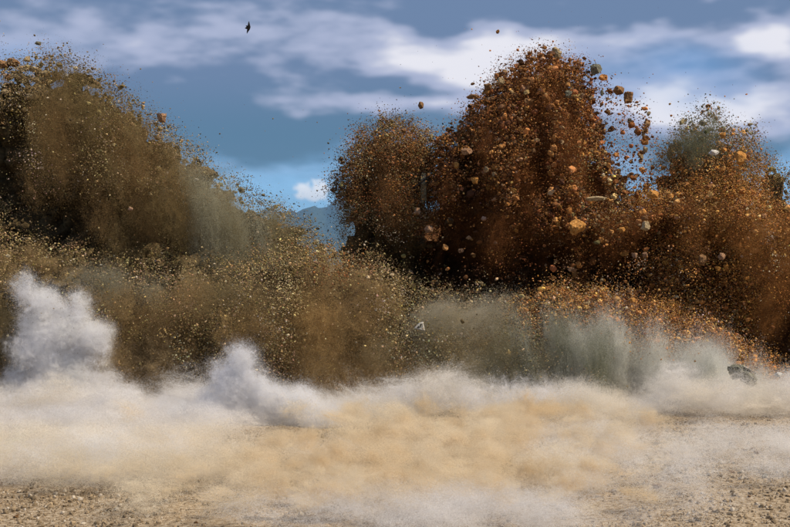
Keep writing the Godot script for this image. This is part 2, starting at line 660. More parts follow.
func plume(called: String, label: String, pts: Array, R: Dictionary):
	var poly := PackedVector2Array()
	for k in range(0, pts.size(), 2):
		poly.append(Vector2(pts[k], pts[k + 1]))
	var root := Node3D.new()
	root.name = called
	add_child(root)
	tag(root, label, "debris plume", "", "stuff")
	var f := field(poly, R.get("rag", 1.0))
	fields[called] = [f, R]
	if R.get("solid", true):
		core(f, R, root)
	scatter("clods", clod_meshes, grains(f, R, R.clods, 0.06, R.get("clod_max", 0.25), R.get("clod_power", 3.4), R.fringe * 0.8), M.grain, root, "")
	scatter("grit", grit_meshes, grains(f, R, R.grit, 0.018, 0.075, 1.6, R.fringe), M.grain, root, "")
	scatter("crumbs", crumb_meshes, grains(f, R, int(R.grit * R.get("crumb", 0.095)), 0.5, 0.9, 1.0, R.fringe * 0.3), M.grain, root, "")
	if R.has("dust"):
		var list := []
		for q in R.dust:
			dust(list, q, f)
		scatter("dust", puff_meshes, list, M.dust, root, "")

# q: px, py, spread x, spread y (pixels), depth, depth spread, count, least and most size (m), stretch, lean (radians), colour
func dust(list: Array, q: Array, f := PackedFloat32Array()):
	for i in q[6]:
		var px: float = q[0] + gauss() * q[2]
		var py: float = q[1] + gauss() * q[3]
		var dens := 0.6 + 1.1 * fbm.get_noise_3d(px * 0.018, py * (0.018 if q[9] < 1.5 else 0.005), q[4] * 0.3)
		if rng.randf() > clampf(dens, 0.05, 1.0):
			continue
		var p := at(px, py, q[4])
		p.z += gauss() * q[5]
		var s := rng.randf_range(q[7], q[8])
		if f.size() > 0:
			var ext: float = s * q[9] * 0.75 / q[4] * F
			var gi := int((px + sin(q[10]) * ext * 0.6 - GX) / GS)
			var gj := int((py - ext - GY) / GS)
			var gk := int((py - GY) / GS)
			if gi < 0 or gi >= GW or gj < 0 or gk >= GH or f[gj * GW + gi] <= 2.0 or f[gk * GW + gi] <= 4.0:
				continue
		var b := Basis(Vector3(0, 0, 1), q[10] + 0.08 * gauss()) * Basis(Vector3(0, 1, 0), rng.randf() * TAU) * Basis.from_scale(Vector3(s, s * q[9], s))
		if q[9] < 1.5:
			b = spin() * Basis.from_scale(Vector3(s, s * q[9], s))
		var k := exp(0.10 * gauss())
		var c: Color = q[11]
		list.append([Transform3D(b, p), Color(minf(c.r * k, 0.92), minf(c.g * k, 0.92), minf(c.b * k, 0.92))])

func plumes():
	var olive := Color(0.28, 0.21, 0.10)
	var brown := Color(0.30, 0.20, 0.095)
	var greygreen := Color(0.44, 0.42, 0.31)
	var rustd := Color(0.23, 0.095, 0.036)
	plume("olive_debris_plume", "tall olive brown plume of flying earth and grit along the left edge", [-110, 40, 0, 66, 45, 62, 72, 57, 95, 68, 120, 84, 150, 110, 185, 137, 215, 162, 245, 184, 280, 205, 320, 228, 350, 262, 335, 330, 250, 390, -110, 390],
		{d = 64.0, T = 5.0, full = 90.0, inset = 16.0, rag = 0.35, fringe = 12.0, clods = 2200, grit = 24000, front = 1.25, lean = -0.25, pal = OLIVE, clod_max = 0.2,
		holes = [[20, 160, 46, 50, 0.8], [140, 232, 80, 26, 0.9], [150, 150, 16, 40, 0.35], [215, 238, 30, 20, 0.6], [60, 215, 60, 30, 0.6]],
		tints = [[265, 200, 40, 50, 0.7, GREY], [270, 260, 20, 22, 0.6, RUST]],
		dust = [[95, 110, 24, 26, 59.6, 0.8, 46, 0.6, 1.2, 2.4, 0.12, olive], [140, 165, 20, 40, 59.4, 0.8, 46, 0.6, 1.2, 2.8, 0.18, brown], [58, 150, 16, 28, 59.6, 0.8, 26, 0.6, 1.1, 2.4, 0.08, brown],
			[222, 190, 22, 24, 59.0, 0.7, 75, 0.45, 0.9, 3.4, 0.24, greygreen], [250, 222, 22, 24, 58.6, 0.7, 65, 0.45, 0.9, 3.2, 0.20, greygreen], [178, 135, 22, 20, 59.8, 0.8, 26, 0.5, 1.0, 2.2, 0.2, olive],
			[290, 230, 22, 16, 58.6, 0.7, 36, 0.5, 1.0, 1.5, 0.1, Color(0.27, 0.23, 0.13)], [190, 215, 40, 24, 59.2, 0.8, 34, 0.6, 1.1, 1.8, 0.1, olive], [80, 70, 20, 6, 60.5, 0.6, 20, 0.4, 0.8, 1.4, 0.1, olive]]})
	plume("brown_debris_plume", "narrow brown plume of grit standing beside the gap of sky", [336, 300, 338, 205, 337, 165, 350, 145, 372, 131, 400, 128, 424, 134, 434, 152, 436, 200, 430, 300],
		{d = 66.0, T = 3.6, full = 45.0, edge_to = 225.0, inset = 8.0, fringe = 11.0, clods = 558, grit = 8500, lean = 0.0, pal = OLIVE, clod_max = 0.2,
		holes = [[400, 268, 40, 44, 2.0], [362, 215, 12, 50, 0.5]], tints = [[385, 180, 60, 70, 0.75, RUST]],
		dust = [[385, 185, 18, 28, 63.6, 0.8, 34, 0.6, 1.2, 2.4, 0.0, Color(0.28, 0.155, 0.07)], [412, 150, 8, 18, 63.8, 0.6, 14, 0.5, 0.9, 2.2, 0.0, rustd], [345, 215, 6, 28, 63.8, 0.6, 12, 0.5, 0.9, 2.6, 0.0, brown], [428, 180, 7, 30, 64.0, 0.8, 16, 0.5, 1.0, 2.4, 0.0, greygreen]]})
	plume("rust_debris_plume", "tallest plume of rust brown clods and earth right of centre", [418, 310, 428, 165, 440, 140, 455, 128, 470, 106, 490, 86, 510, 69, 535, 63, 560, 61, 578, 74, 588, 100, 596, 150, 620, 190, 660, 230, 660, 330, 540, 318],
		{d = 65.0, T = 5.0, full = 75.0, edge_to = 205.0, crumb = 0.06, clod_power = 2.3, inset = 10.0, fringe = 12.0, clods = 5200, grit = 18000, lean = 0.0, pal = RUST,
		holes = [[430, 250, 55, 45, 1.8], [520, 275, 100, 30, 1.7], [470, 190, 18, 40, 0.4], [620, 275, 60, 30, 1.2], [540, 180, 12, 40, 0.4]], rich = [[530, 90, 50, 30, 0.3]],
		tints = [[600, 200, 30, 40, 0.5, TAN]],
		dust = [[563, 125, 9, 34, 61.0, 0.6, 22, 0.45, 0.9, 2.8, 0.05, Color(0.31, 0.135, 0.05)], [520, 200, 30, 16, 61.0, 0.8, 10, 0.6, 1.2, 1.6, 0.0, rustd], [500, 140, 34, 34, 61.6, 0.7, 40, 0.5, 1.0, 2.4, 0.0, rustd], [445, 175, 8, 34, 62.0, 0.7, 12, 0.5, 1.0, 2.6, 0.0, rustd], [585, 175, 18, 26, 62.0, 0.8, 18, 0.5, 1.0, 1.8, 0.0, rustd]]})
	plume("thrown_rock_spray", "loose spray of brown rocks and crumbs thrown clear against the sky", [585, 70, 600, 80, 625, 95, 645, 120, 650, 150, 645, 200, 600, 200, 590, 140],
		{d = 64.0, T = 2.5, full = 40.0, inset = 99.0, fringe = 12.0, clods = 180, grit = 1200, crumb = 0.03, pal = RUST, clod_max = 0.28, solid = false, rich = [[612, 150, 20, 60, 0.3]]})
	plume("grey_green_debris_plume", "hazy grey green topped plume with amber clods at the right", [636, 310, 644, 175, 655, 145, 680, 126, 700, 116, 718, 128, 745, 136, 754, 160, 772, 260, 740, 330, 680, 330],
		{d = 66.0, T = 4.5, full = 60.0, inset = 14.0, fringe = 11.0, clods = 1500, grit = 11000, pal = ORANGE, clod_max = 0.22,
		tints = [[700, 130, 60, 34, 0.85, GREY]],
		dust = [[700, 140, 22, 14, 63.0, 0.8, 36, 0.6, 1.2, 1.3, 0.0, Color(0.24, 0.25, 0.17)], [740, 150, 12, 16, 63.5, 0.7, 20, 0.5, 1.0, 1.4, 0.0, Color(0.27, 0.29, 0.21)], [670, 150, 12, 16, 63.0, 0.7, 12, 0.5, 1.0, 1.4, 0.0, Color(0.22, 0.20, 0.12)]]})
	plume("dark_debris_plume", "dark olive plume of stones against the sky at the right edge", [738, 320, 746, 168, 765, 156, 780, 168, 800, 192, 890, 230, 900, 350, 760, 350],
		{d = 68.0, T = 4.0, full = 60.0, inset = 10.0, fringe = 11.0, clods = 682, grit = 6000, pal = OLIVE, clod_max = 0.24})
	plume("orange_debris_plume", "broad bank of orange clods bulging forward over a black hollow at right", [575, 250, 610, 208, 660, 190, 700, 184, 740, 194, 770, 208, 800, 218, 890, 250, 900, 380, 790, 368, 765, 352, 720, 322, 640, 300, 560, 296],
		{d = 63.5, T = 4.2, full = 60.0, edge_to = 235.0, crumb = 0.07, clod_power = 2.4, inset = 12.0, fringe = 9.0, clods = 1612, grit = 15000, pal = ORANGE,
		holes = [[640, 284, 85, 34, 2.2], [700, 305, 55, 40, 2.2], [745, 335, 30, 30, 2.0], [600, 255, 30, 20, 0.6], [660, 250, 40, 20, 0.5]], tints = [[620, 240, 60, 40, 0.5, RUST]],
		dust = [[774, 290, 10, 26, 60.2, 0.8, 26, 0.6, 1.2, 1.6, -0.5, Color(0.34, 0.165, 0.06)], [775, 235, 14, 16, 60.2, 0.8, 20, 0.6, 1.2, 1.4, -0.3, Color(0.42, 0.22, 0.08)], [735, 222, 24, 16, 60.2, 0.8, 26, 0.6, 1.2, 1.4, 0.0, Color(0.36, 0.175, 0.06)], [625, 225, 24, 14, 59.8, 0.6, 16, 0.6, 1.1, 1.4, 0.0, rustd], [680, 208, 26, 12, 59.8, 0.8, 26, 0.6, 1.1, 1.4, 0.0, Color(0.24, 0.125, 0.05)]]})
	plume("black_hollow_debris", "sparse pinkish clods hanging in the black hollow behind the ridge", [330, 300, 345, 250, 400, 200, 440, 205, 600, 225, 760, 235, 900, 260, 900, 395, 640, 395, 330, 395],
		{d = 74.0, T = 3.0, full = 60.0, inset = 4.0, fringe = 4.0, clods = 434, grit = 5000, pal = RUST, clod_max = 0.22})
	plume("orange_rubble_ridge", "sunlit ridge of tumbling orange rubble in front of the black hollow", [470, 345, 505, 303, 560, 292, 620, 296, 680, 312, 720, 334, 745, 354, 764, 370, 800, 384, 735, 392, 680, 385, 560, 385, 470, 380],
		{d = 55.5, T = 2.4, full = 30.0, inset = 5.0, fringe = 7.0, rich = [[600, 312, 140, 30, 0.8], [720, 345, 40, 25, 0.8]], clod_power = 2.6, clods = 3800, grit = 16000, pal = ORANGE, clod_max = 0.2, tints = [[500, 320, 50, 40, 0.6, TAN]],
		dust = [[620, 345, 40, 8, 53.6, 0.4, 16, 0.5, 0.9, 1.2, 0.0, Color(0.46, 0.27, 0.11)], [700, 358, 30, 8, 53.6, 0.4, 12, 0.5, 0.9, 1.2, 0.0, Color(0.52, 0.36, 0.19)]]})
	plume("brown_debris_slope", "low slope of sliding brown grit below the olive plume", [-110, 215, 0, 226, 60, 242, 120, 260, 180, 267, 240, 264, 275, 290, 275, 408, -110, 408],
		{d = 58.0, T = 3.5, full = 60.0, inset = 12.0, fringe = 9.0, clods = 620, grit = 13000, crumb = 0.06, front = 1.5, pal = TAN, clod_max = 0.13, holes = [[20, 370, 30, 30, 0.4], [160, 275, 40, 14, 0.3]],
		dust = [[40, 256, 34, 10, 54.6, 0.6, 40, 0.6, 1.2, 1.3, 0.3, Color(0.36, 0.26, 0.13)], [170, 330, 44, 28, 54.2, 0.8, 95, 0.6, 1.3, 1.3, 0.0, Color(0.37, 0.265, 0.135)], [110, 285, 34, 10, 54.4, 0.6, 40, 0.6, 1.1, 1.0, 0.0, Color(0.33, 0.32, 0.25)],
			[220, 295, 26, 30, 54.2, 0.8, 44, 0.6, 1.2, 1.3, 0.0, Color(0.31, 0.25, 0.14)], [140, 372, 46, 12, 53.8, 0.6, 60, 0.6, 1.2, 1.0, 0.0, Color(0.44, 0.34, 0.20)], [5, 340, 12, 36, 54.4, 0.6, 24, 0.6, 1.1, 1.2, 0.0, Color(0.24, 0.20, 0.12)]]})
	plume("tan_debris_bank", "broad tan and olive bank of dust and grit across the centre", [230, 290, 262, 256, 290, 242, 330, 240, 380, 264, 420, 287, 470, 292, 512, 306, 550, 322, 585, 342, 620, 366, 630, 405, 200, 408, 212, 340],
		{d = 56.0, T = 4.0, full = 60.0, inset = 14.0, fringe = 9.0, clods = 806, grit = 16000, crumb = 0.06, front = 1.4, pal = TAN, clod_max = 0.12, tints = [[480, 340, 90, 40, 0.6, GREY], [345, 270, 30, 30, 0.35, RUST]],
		holes = [[590, 375, 12, 30, 0.6], [545, 380, 10, 24, 0.4]],
		dust = [[300, 350, 42, 26, 52.0, 0.7, 105, 0.6, 1.4, 1.3, 0.0, Color(0.46, 0.32, 0.15)], [262, 300, 24, 24, 52.4, 0.8, 44, 0.6, 1.2, 1.4, 0.0, Color(0.34, 0.26, 0.14)], [360, 296, 30, 20, 52.4, 0.8, 40, 0.6, 1.2, 1.3, 0.0, Color(0.35, 0.25, 0.13)],
			[430, 345, 40, 20, 52.0, 0.8, 75, 0.6, 1.3, 1.2, 0.0, Color(0.42, 0.34, 0.20)], [455, 318, 22, 8, 52.0, 0.5, 44, 0.5, 0.9, 1.8, -1.0, Color(0.50, 0.46, 0.36)], [500, 360, 28, 22, 52.0, 0.7, 44, 0.6, 1.2, 1.6, 0.0, Color(0.33, 0.30, 0.20)],
			[345, 380, 50, 10, 51.6, 0.6, 60, 0.6, 1.1, 1.1, 0.0, Color(0.48, 0.36, 0.20)], [470, 385, 50, 8, 51.6, 0.6, 40, 0.6, 1.1, 1.1, 0.0, Color(0.45, 0.40, 0.30)]]})

# ------------------------------------------------------------------ smoke
func billow(list: Array, px: float, py: float, rx: float, ry: float, d: float, n: int, size: float, col: Color):
	# a ball of smoke made of smaller balls, denser at its skin so that its edge stays lumpy
	for i in maxi(1, int(n * 0.6)):
		var v := Vector3(gauss(), gauss(), gauss()).normalized() * pow(rng.randf(), 0.45)
		var w := 1.0 + 0.45 * fbm.get_noise_3d(v.x * 1.3 + px, v.y * 1.3 + py, v.z * 1.3)
		var p := at(px + v.x * rx * w, py - v.y * ry * w, d)
		p.z += v.z * minf(rx, ry) / F * d * 0.8
		var s := size * rng.randf_range(0.6, 1.25)
		var k := exp(0.05 * gauss())
		list.append([Transform3D(spin() * Basis.from_scale(Vector3(s, s * rng.randf_range(0.6, 1.0), s)), p), Color(minf(col.r * k, 0.93), minf(col.g * k, 0.93), minf(col.b * k, 0.93))])

func cloud(called: String, label: String, list: Array, thin := []):
	var root := Node3D.new()
	root.name = called
	add_child(root)
	tag(root, label, "smoke" if called.contains("smoke") else "dust", "", "stuff")
	scatter("puff", fine_meshes, list, M.dust, root, "")
	if thin.size() > 0:
		scatter("wisp", thin_meshes, thin, M.dust, root, "")

func smoke():
	var white := Color(0.88, 0.89, 0.93)
	var pale := Color(0.86, 0.85, 0.84)
	var sand := Color(0.86, 0.78, 0.63)
	var ochre := Color(0.79, 0.66, 0.46)
	var l := []
	for q in [[60, 388, 50, 16, 80], [58, 366, 42, 22, 84], [70, 342, 34, 20, 60], [38, 352, 24, 24, 30], [92, 340, 12, 10, 14], [46, 328, 24, 18, 30], [36, 306, 15, 12, 16], [75, 312, 5, 8, 7], [22, 290, 9, 9, 8], [54, 314, 14, 9, 12], [98, 350, 7, 10, 8], [30, 386, 30, 14, 16]]:
		billow(l, q[0] + 2.0, q[1] - 4.0, q[2] * 1.08, q[3] * 1.1, 52.0, q[4], 0.66, white)
	cloud("white_smoke_puff", "white smoke puff rising against the brown slope at far left", l)
	l = []
	for q in [[238, 366, 9, 14, 14], [234, 380, 15, 12, 18], [250, 392, 28, 18, 38], [240, 410, 60, 24, 80], [278, 402, 48, 20, 56], [196, 426, 70, 24, 80], [300, 412, 44, 16, 40], [170, 444, 50, 14, 34], [300, 424, 48, 14, 36], [242, 356, 5, 8, 6], [222, 374, 8, 9, 8], [140, 456, 46, 10, 24], [320, 415, 30, 10, 16]]:
		billow(l, q[0], q[1], q[2], q[3], 45.0, q[4], 0.6, white)
	cloud("white_smoke_mound", "pointed white smoke mound rising left of centre from the ground", l)
	l = []
	for q in [[650, 396, 52, 20, 44], [685, 386, 46, 22, 48], [600, 406, 54, 16, 36], [700, 398, 48, 18, 38], [665, 374, 26, 14, 16], [722, 390, 30, 16, 24], [690, 372, 30, 16, 20], [725, 412, 54, 13, 34], [660, 416, 74, 13, 46], [590, 420, 50, 11, 26], [780, 396, 36, 14, 24], [690, 432, 60, 9, 26], [770, 425, 36, 9, 16]]:
		billow(l, q[0], q[1], q[2], q[3], 53.0, q[4], 0.8, Color(0.84, 0.83, 0.82))
	for i in 52:
		var px := lerpf(465.0, 735.0, i / 51.0) + 11.0 * gauss()
		var top := 338.0 + maxf(0.0, px - 600.0) * 0.24 + maxf(0.0, 560.0 - px) * 0.30
		var t := clampf(0.38 + 0.5 * sin(i * 1.1 + 2.0 * fbm.get_noise_1d(i * 0.3)) + maxf(0.0, px - 600.0) * 0.007 - maxf(0.0, 540.0 - px) * 0.004, 0.0, 1.0)
		dust(l, [px, top + 26.0, 6.0, 13.0, 52.3 + 0.6 * gauss(), 0.2, 6 + int(6.0 * t), 0.35, 0.75, 2.7, 0.10 - 0.25 * (px - 600.0) / 200.0, Color(0.24, 0.25, 0.18).lerp(Color(0.84, 0.84, 0.80), t)])
	cloud("white_smoke_curtain", "streaked white smoke curtain hanging before the orange ridge at right", l)
	# low dust along the foot of the plumes
	l = []
	var thin := []
	for i in 420:
		var px := rng.randf_range(-70.0, 860.0)
		var n := fbm.get_noise_2d(px * 0.012, 3.0) + 0.6 * fine.get_noise_2d(px * 0.03, 9.0)
		var c := pale.lerp(sand, clampf(0.10 + 1.1 * fbm.get_noise_2d(px * 0.014, 8.0), 0.0, 1.0))
		wisp(l if i % 3 == 0 else thin, px, 409.0 + 26.0 * fbm.get_noise_2d(px * 0.012, 3.0) - 16.0 * bump(px, 0.0, 430.0, 0.0, 50.0, 1.0) - 16.0 * bump(px, 0.0, 690.0, 0.0, 70.0, 1.0) + 8.0 * gauss(), 48.5 + gauss() * 1.2, rng.randf_range(0.6, 1.2), c)
	for q in [[478, 398, 40, 12, 20], [525, 402, 40, 12, 20], [420, 402, 40, 10, 14], [380, 408, 40, 10, 12], [20, 402, 60, 12, 22], [110, 403, 60, 10, 20], [185, 401, 34, 9, 18]]:
		billow(l, q[0], q[1], q[2], q[3], 48.0, q[4], 0.75, Color(0.86, 0.86, 0.88))
	cloud("pale_ground_dust", "pale bluish dust hugging the ground along the foot of the plumes", l, thin)
	l = []
	thin = []
	for i in 1500:
		var px := 420.0 + 185.0 * gauss()
		var py := rng.randf_range(410.0, 508.0)
		if px < 170.0 - 110.0 * rng.randf() or px > 760.0 - (py - 405.0) * 0.9 - 240.0 * rng.randf(): continue
		if rng.randf() < 1.3 * bump(px, py, 235.0, 425.0, 110.0, 32.0): continue
		var d := 6900.0 / (py - 263.5 + 8.0)
		var n := fbm.get_noise_2d(px * 0.016 + 0.01 * py, py * 0.03) + 0.6 * fine.get_noise_2d(px * 0.05, py * 0.09)
		if rng.randf() > 0.6 + 1.6 * n: continue
		var c := sand.lerp(ochre, clampf(0.45 + 1.5 * fbm.get_noise_2d(px * 0.013 + 50.0, py * 0.02), 0.0, 1.0))
		var big := i % 4 == 0
		wisp(thin if big else l, px, py - 4.0, d, (0.030 if big else 0.011) * d * rng.randf_range(0.6, 1.2), c)
	for i in 110:
		var px := 430.0 + 140.0 * gauss()
		var py := rng.randf_range(415.0, 500.0)
		if px < 250.0 or px > 680.0 - (py - 405.0) or (px < 350.0 and py < 436.0): continue
		var d := 6900.0 / (py - 255.0)
		billow(l, px, py - 6.0, rng.randf_range(14, 30), rng.randf_range(9, 17), d, 14, 0.0095 * d, sand.lerp(ochre, rng.randf()))
	for i in 240:
		var px := rng.randf_range(-60.0, 250.0)
		var py := 436.0 + 17.0 * gauss()
		wisp(l if i % 3 == 0 else thin, px, py, 6900.0 / (py - 256.0), rng.randf_range(0.5, 1.1), sand.lerp(Color(0.86, 0.86, 0.88), clampf(rng.randf() * 0.6 + (436.0 - py) * 0.03 + 0.2, 0.0, 1.0)))
	cloud("tan_ground_dust", "rolling tan dust billows over the middle foreground", l, thin)
	l = []
	thin = []
	for i in 110:
		var px := 455.0 + 95.0 * gauss()
		var py := 510.0 + 10.0 * gauss()
		wisp(thin, px, py, 6700.0 / (py - 256.0), rng.randf_range(0.4, 0.9), Color(0.80, 0.79, 0.79))
	for i in 150:
		wisp(thin, 90.0 + 85.0 * gauss(), 466.0 + 16.0 * gauss(), 34.0, rng.randf_range(0.4, 0.9), pale)
	for i in 150:
		var py := 428.0 + 26.0 * absf(gauss())
		wisp(thin, rng.randf_range(540.0, 850.0), py, 6700.0 / (py - 254.0), rng.randf_range(0.4, 0.9), pale)
	cloud("white_ground_dust", "thin whitish dust wisps along the bottom of the foreground", l, thin)

func wisp(list: Array, px: float, py: float, d: float, s: float, c: Color):
	var k := exp(0.06 * gauss())
	list.append([Transform3D(Basis(Vector3(0, 0, 1), 0.25 * gauss()) * Basis.from_scale(Vector3(s * rng.randf_range(1.0, 1.8), s * 0.6, s)) * Basis(Vector3(0, 1, 0), rng.randf() * TAU), at(px, py, d) + Vector3(0, 0, gauss() * 0.5)), Color(minf(c.r * k, 0.93), minf(c.g * k, 0.93), minf(c.b * k, 0.93))])

# ------------------------------------------------------------------ single rocks
func rock(px: float, py: float, w: float, h: float, d: float, mesh: int, mat: Material, label: String, turn := Vector3.ZERO, called := "flying_rock", category := "rock", group := "rocks thrown into the air"):
	var o := MeshInstance3D.new()
	o.name = numbered(called)
	o.mesh = big_meshes[mesh % big_meshes.size()]
	o.material_override = mat
	var k := 0.5 / F * d
	o.transform = Transform3D(Basis.from_scale(Vector3(w * k, h * k, (w + h) * 0.5 * k) * 1.12) * Basis.from_euler(turn), at(px, py, d))
	add_child(o)
	tag(o, label, category, group)
	return o

func rocks():
	var tan_ := rock_mat(Color(0.40, 0.30, 0.17), Color(0.52, 0.43, 0.28), 41)
	var orange := rock_mat(Color(0.52, 0.24, 0.06), Color(0.62, 0.36, 0.13), 42)
	var brown := rock_mat(Color(0.24, 0.13, 0.06), Color(0.38, 0.23, 0.11), 43)
	var grey := rock_mat(Color(0.17, 0.17, 0.13), Color(0.30, 0.29, 0.22), 44)
	var whitem := rock_mat(Color(0.62, 0.60, 0.56), Color(0.75, 0.74, 0.71), 45)
	var black := rock_mat(Color(0.012, 0.011, 0.012), Color(0.02, 0.018, 0.018), 46)
	M.tan = tan_; M.orange = orange; M.brown = brown; M.grey = grey
	var pink := rock_mat(Color(0.37, 0.21, 0.12), Color(0.46, 0.31, 0.20), 47)
	rock(577, 225, 19, 21, 57.5, 0, orange, "largest bright orange rock, airborne over the black hollow", Vector3(0.3, 0.5, 0.2))
	rock(740, 160, 13, 17, 60.0, 1, orange, "upright amber rock against the grey green plume", Vector3(0.1, 0.2, 0))
	rock(714, 153, 11, 8, 60.0, 2, whitem, "white rock left of the upright amber rock")
	rock(628, 99, 17, 16, 62.0, 3, brown, "largest brown block flying against the sky right of the tallest plume", Vector3(0.4, 0.8, 0.1))
	rock(619, 90, 10, 10, 62.3, 4, brown, "brown rock just above left of the largest flying block")
	rock(596, 70, 13, 14, 62.0, 5, grey, "squarish olive grey rock flying at upper right of the tallest plume")
	rock(556, 54, 12, 11, 62.0, 6, tan_, "rounded tan grey rock crowning the tallest plume")
	rock(568, 95, 9, 9, 60.5, 1, grey, "grey rock with pale rim near the tallest plume top")
	rock(533, 59, 7, 7, 62.0, 2, brown, "small brown rock left of the rock crowning the tallest plume")
	rock(473, 97, 12, 8, 62.0, 7, brown, "flat brown rock at the left shoulder of the tallest plume")
	rock(488, 86, 9, 11, 62.0, 0, brown, "brown rock at the upper left edge of the tallest plume")
	rock(500, 82, 14, 9, 61.8, 3, tan_, "wide tan brown rock just inside the tallest plume's upper left")
	rock(421, 105, 5, 8, 64.0, 4, brown, "lone small brown rock in the sky between two plumes")
	rock(467, 152, 12, 9, 60.0, 5, pink, "tan pink rock in the left part of the tallest plume")
	rock(474, 180, 9, 9, 60.0, 6, orange, "round orange rock left of centre in the tallest plume")
	rock(456, 166, 6, 8, 60.2, 1, orange, "small orange rock by the tallest plume's left flank")
	rock(486, 170, 6, 9, 60.2, 2, tan_, "small upright tan rock in the tallest plume")
	rock(597, 199, 21, 8, 58.5, 7, tan_, "long tapered tan slab above the largest orange rock", Vector3(0, 0.2, -0.1))
	rock(645, 227, 14, 12, 57.8, 3, tan_, "angular tan rock right of the largest orange rock")
	rock(653, 194, 11, 9, 58.5, 4, orange, "ochre rock at the top of the orange bank")
	rock(622, 230, 7, 7, 57.6, 5, orange, "small round orange rock left of the angular tan rock")
	rock(634, 255, 7, 8, 57.4, 6, pink, "pinkish brown rock low in front of the black hollow")
	rock(645, 254, 6, 8, 57.4, 0, pink, "narrow pinkish rock low in front of the black hollow")
	rock(702, 261, 9, 13, 57.4, 1, brown, "upright brown rock in front of the right half of the hollow")
	rock(722, 257, 8, 10, 57.4, 2, pink, "brown pink rock right of the upright brown rock")
	rock(417, 212, 10, 9, 61.0, 3, pink, "pinkish clod below the dark stick between two plumes")
	rock(429, 229, 8, 8, 61.0, 4, pink, "pinkish brown clod hanging at the hollow's left end")
	rock(461, 251, 6, 6, 61.0, 5, pink, "small pink clod deep in the black hollow's left part")
	rock(161, 117, 12, 13, 60.5, 6, pink, "pinkish block on the edge of the olive plume against the sky")
	rock(196, 180, 6, 5, 59.5, 7, whitem, "small white stone in the grey green part of the left plume")
	rock(35, 79, 11, 7, 60.5, 0, tan_, "tan block under the ledge at upper left")
	rock(29, 97, 8, 7, 60.0, 1, tan_, "small tan block on the dark face at upper left")
	rock(5, 92, 7, 7, 60.0, 2, tan_, "pale tan stone at the left edge of the dark face")
	rock(66, 76, 6, 5, 60.3, 3, whitem, "small whitish stone right of the ledge blocks")
	rock(38, 43, 6, 4, 61.5, 4, grey, "small grey stone flying above the ledge at upper left")
	# the boulder low at right: dark face, pale broken edge
	var b = rock(738, 374, 33, 20, 50.0, 3, grey, "dark grey green boulder with pale broken edge rising from white smoke at right", Vector3(0.2, 0.6, 0.35), "boulder", "boulder", "")
	var e := MeshInstance3D.new()
	e.name = "broken_edge"
	e.mesh = big_meshes[7]
	e.material_override = whitem
	e.transform = b.transform.affine_inverse() * Transform3D(Basis(Vector3(0, 0, 1), -0.5) * Basis.from_scale(Vector3(0.50, 0.05, 0.22)), at(748, 369, 49.9))
	b.add_child(e)
	e.set_meta("label", "pale freshly broken top edge")
	e = MeshInstance3D.new()
	e.name = "lower_block"
	e.mesh = big_meshes[5]
	e.material_override = grey
	e.transform = b.transform.affine_inverse() * Transform3D(Basis(Vector3(0, 0, 1), -0.7) * Basis.from_scale(Vector3(0.50, 0.40, 0.42)), at(748, 379, 49.95))
	b.add_child(e)
	rock(779, 375, 9, 7, 50.0, 2, whitem, "white stone right of the grey green boulder", Vector3.ZERO, "stone", "stone", "")
	# earth ledge, upper left
	var lg := Node3D.new()
	lg.name = "earth_ledge"
	lg.position = at(30, 68, 61.3)
	add_child(lg)
	tag(lg, "broken tan ledge of heaved ground along the top of the plume at upper left", "ledge")
	for q in [[-16, 63, 20, 13, 0.1], [2, 64, 15, 9, -0.05], [13, 63, 14, 10, -0.3], [23, 68, 16, 9, 0.2], [35, 70, 15, 9, -0.25], [46, 74, 14, 8, -0.1], [57, 76, 13, 8, -0.4], [68, 80, 12, 7, -0.2], [28, 60, 8, 7, 0.5], [17, 75, 12, 8, 0.3], [40, 80, 13, 9, 0.1], [8, 78, 10, 9, 0.6]]:
		var sl := MeshInstance3D.new()
		sl.name = "slab"
		sl.mesh = big_meshes[rng.randi() % 8]
		sl.material_override = tan_ if rng.randf() < 0.6 else brown
		var kk := 0.5 / F * 61.3 * 1.15
		sl.transform = Transform3D(Basis(Vector3(0, 0, 1), q[4]) * Basis.from_scale(Vector3(q[2] * kk, q[3] * kk, q[2] * kk * 0.8)) * Basis(Vector3(0, 1, 0), rng.randf() * TAU), at(q[0], q[1], 61.3) - lg.position)
		lg.add_child(sl, true)
	rock(424, 190, 9, 40, 63.2, 5, rock_mat(Color(0.27, 0.26, 0.18), Color(0.34, 0.33, 0.25), 48), "pale grey green upright slab between the narrow and the tallest plume", Vector3(0, 0.4, 0))
	shard([0, -7, 1.6, -1, 1, 1.2, -2.2, 6, -1, 1.6, -4.2, 0.4, -2.4, -0.8, -3.4, -2.4, -1, -2.6], 249, 28, 60.0, 0.12, black, "flying_shard", "lone black jagged shard high in the open sky")
	var w := shard([-6, 2.4, -1, -3.4, 3.2, -4.4, 5, 4.6, 0, 4.0], 420, 326, 51.0, 0.05, whitem, "white_fragment", "white triangular plate fragment with a dark mark in the tan bank")
	var mk := shard([-3.2, 1.8, -1.6, -0.2, -0.6, 0.6, 1.2, -2.4, 1.9, -2.0, 0.2, 1.8, -1.0, 1.0, -2.2, 2.4], 420, 326, 51.0, 0.02, black, "dark_mark", "")
	remove_child(mk)
	w.add_child(mk)
	mk.position = Vector3(0, 0, 0.07)
	var sk := shard([-9, 6.4, 9, -6.8, 9.8, -5.6, -8.2, 7.6], 422, 181, 62.2, 0.05, black, "flying_stick", "thin dark stick pointing up right between the narrow and the tallest plume")
	sk.set_meta("category", "stick")
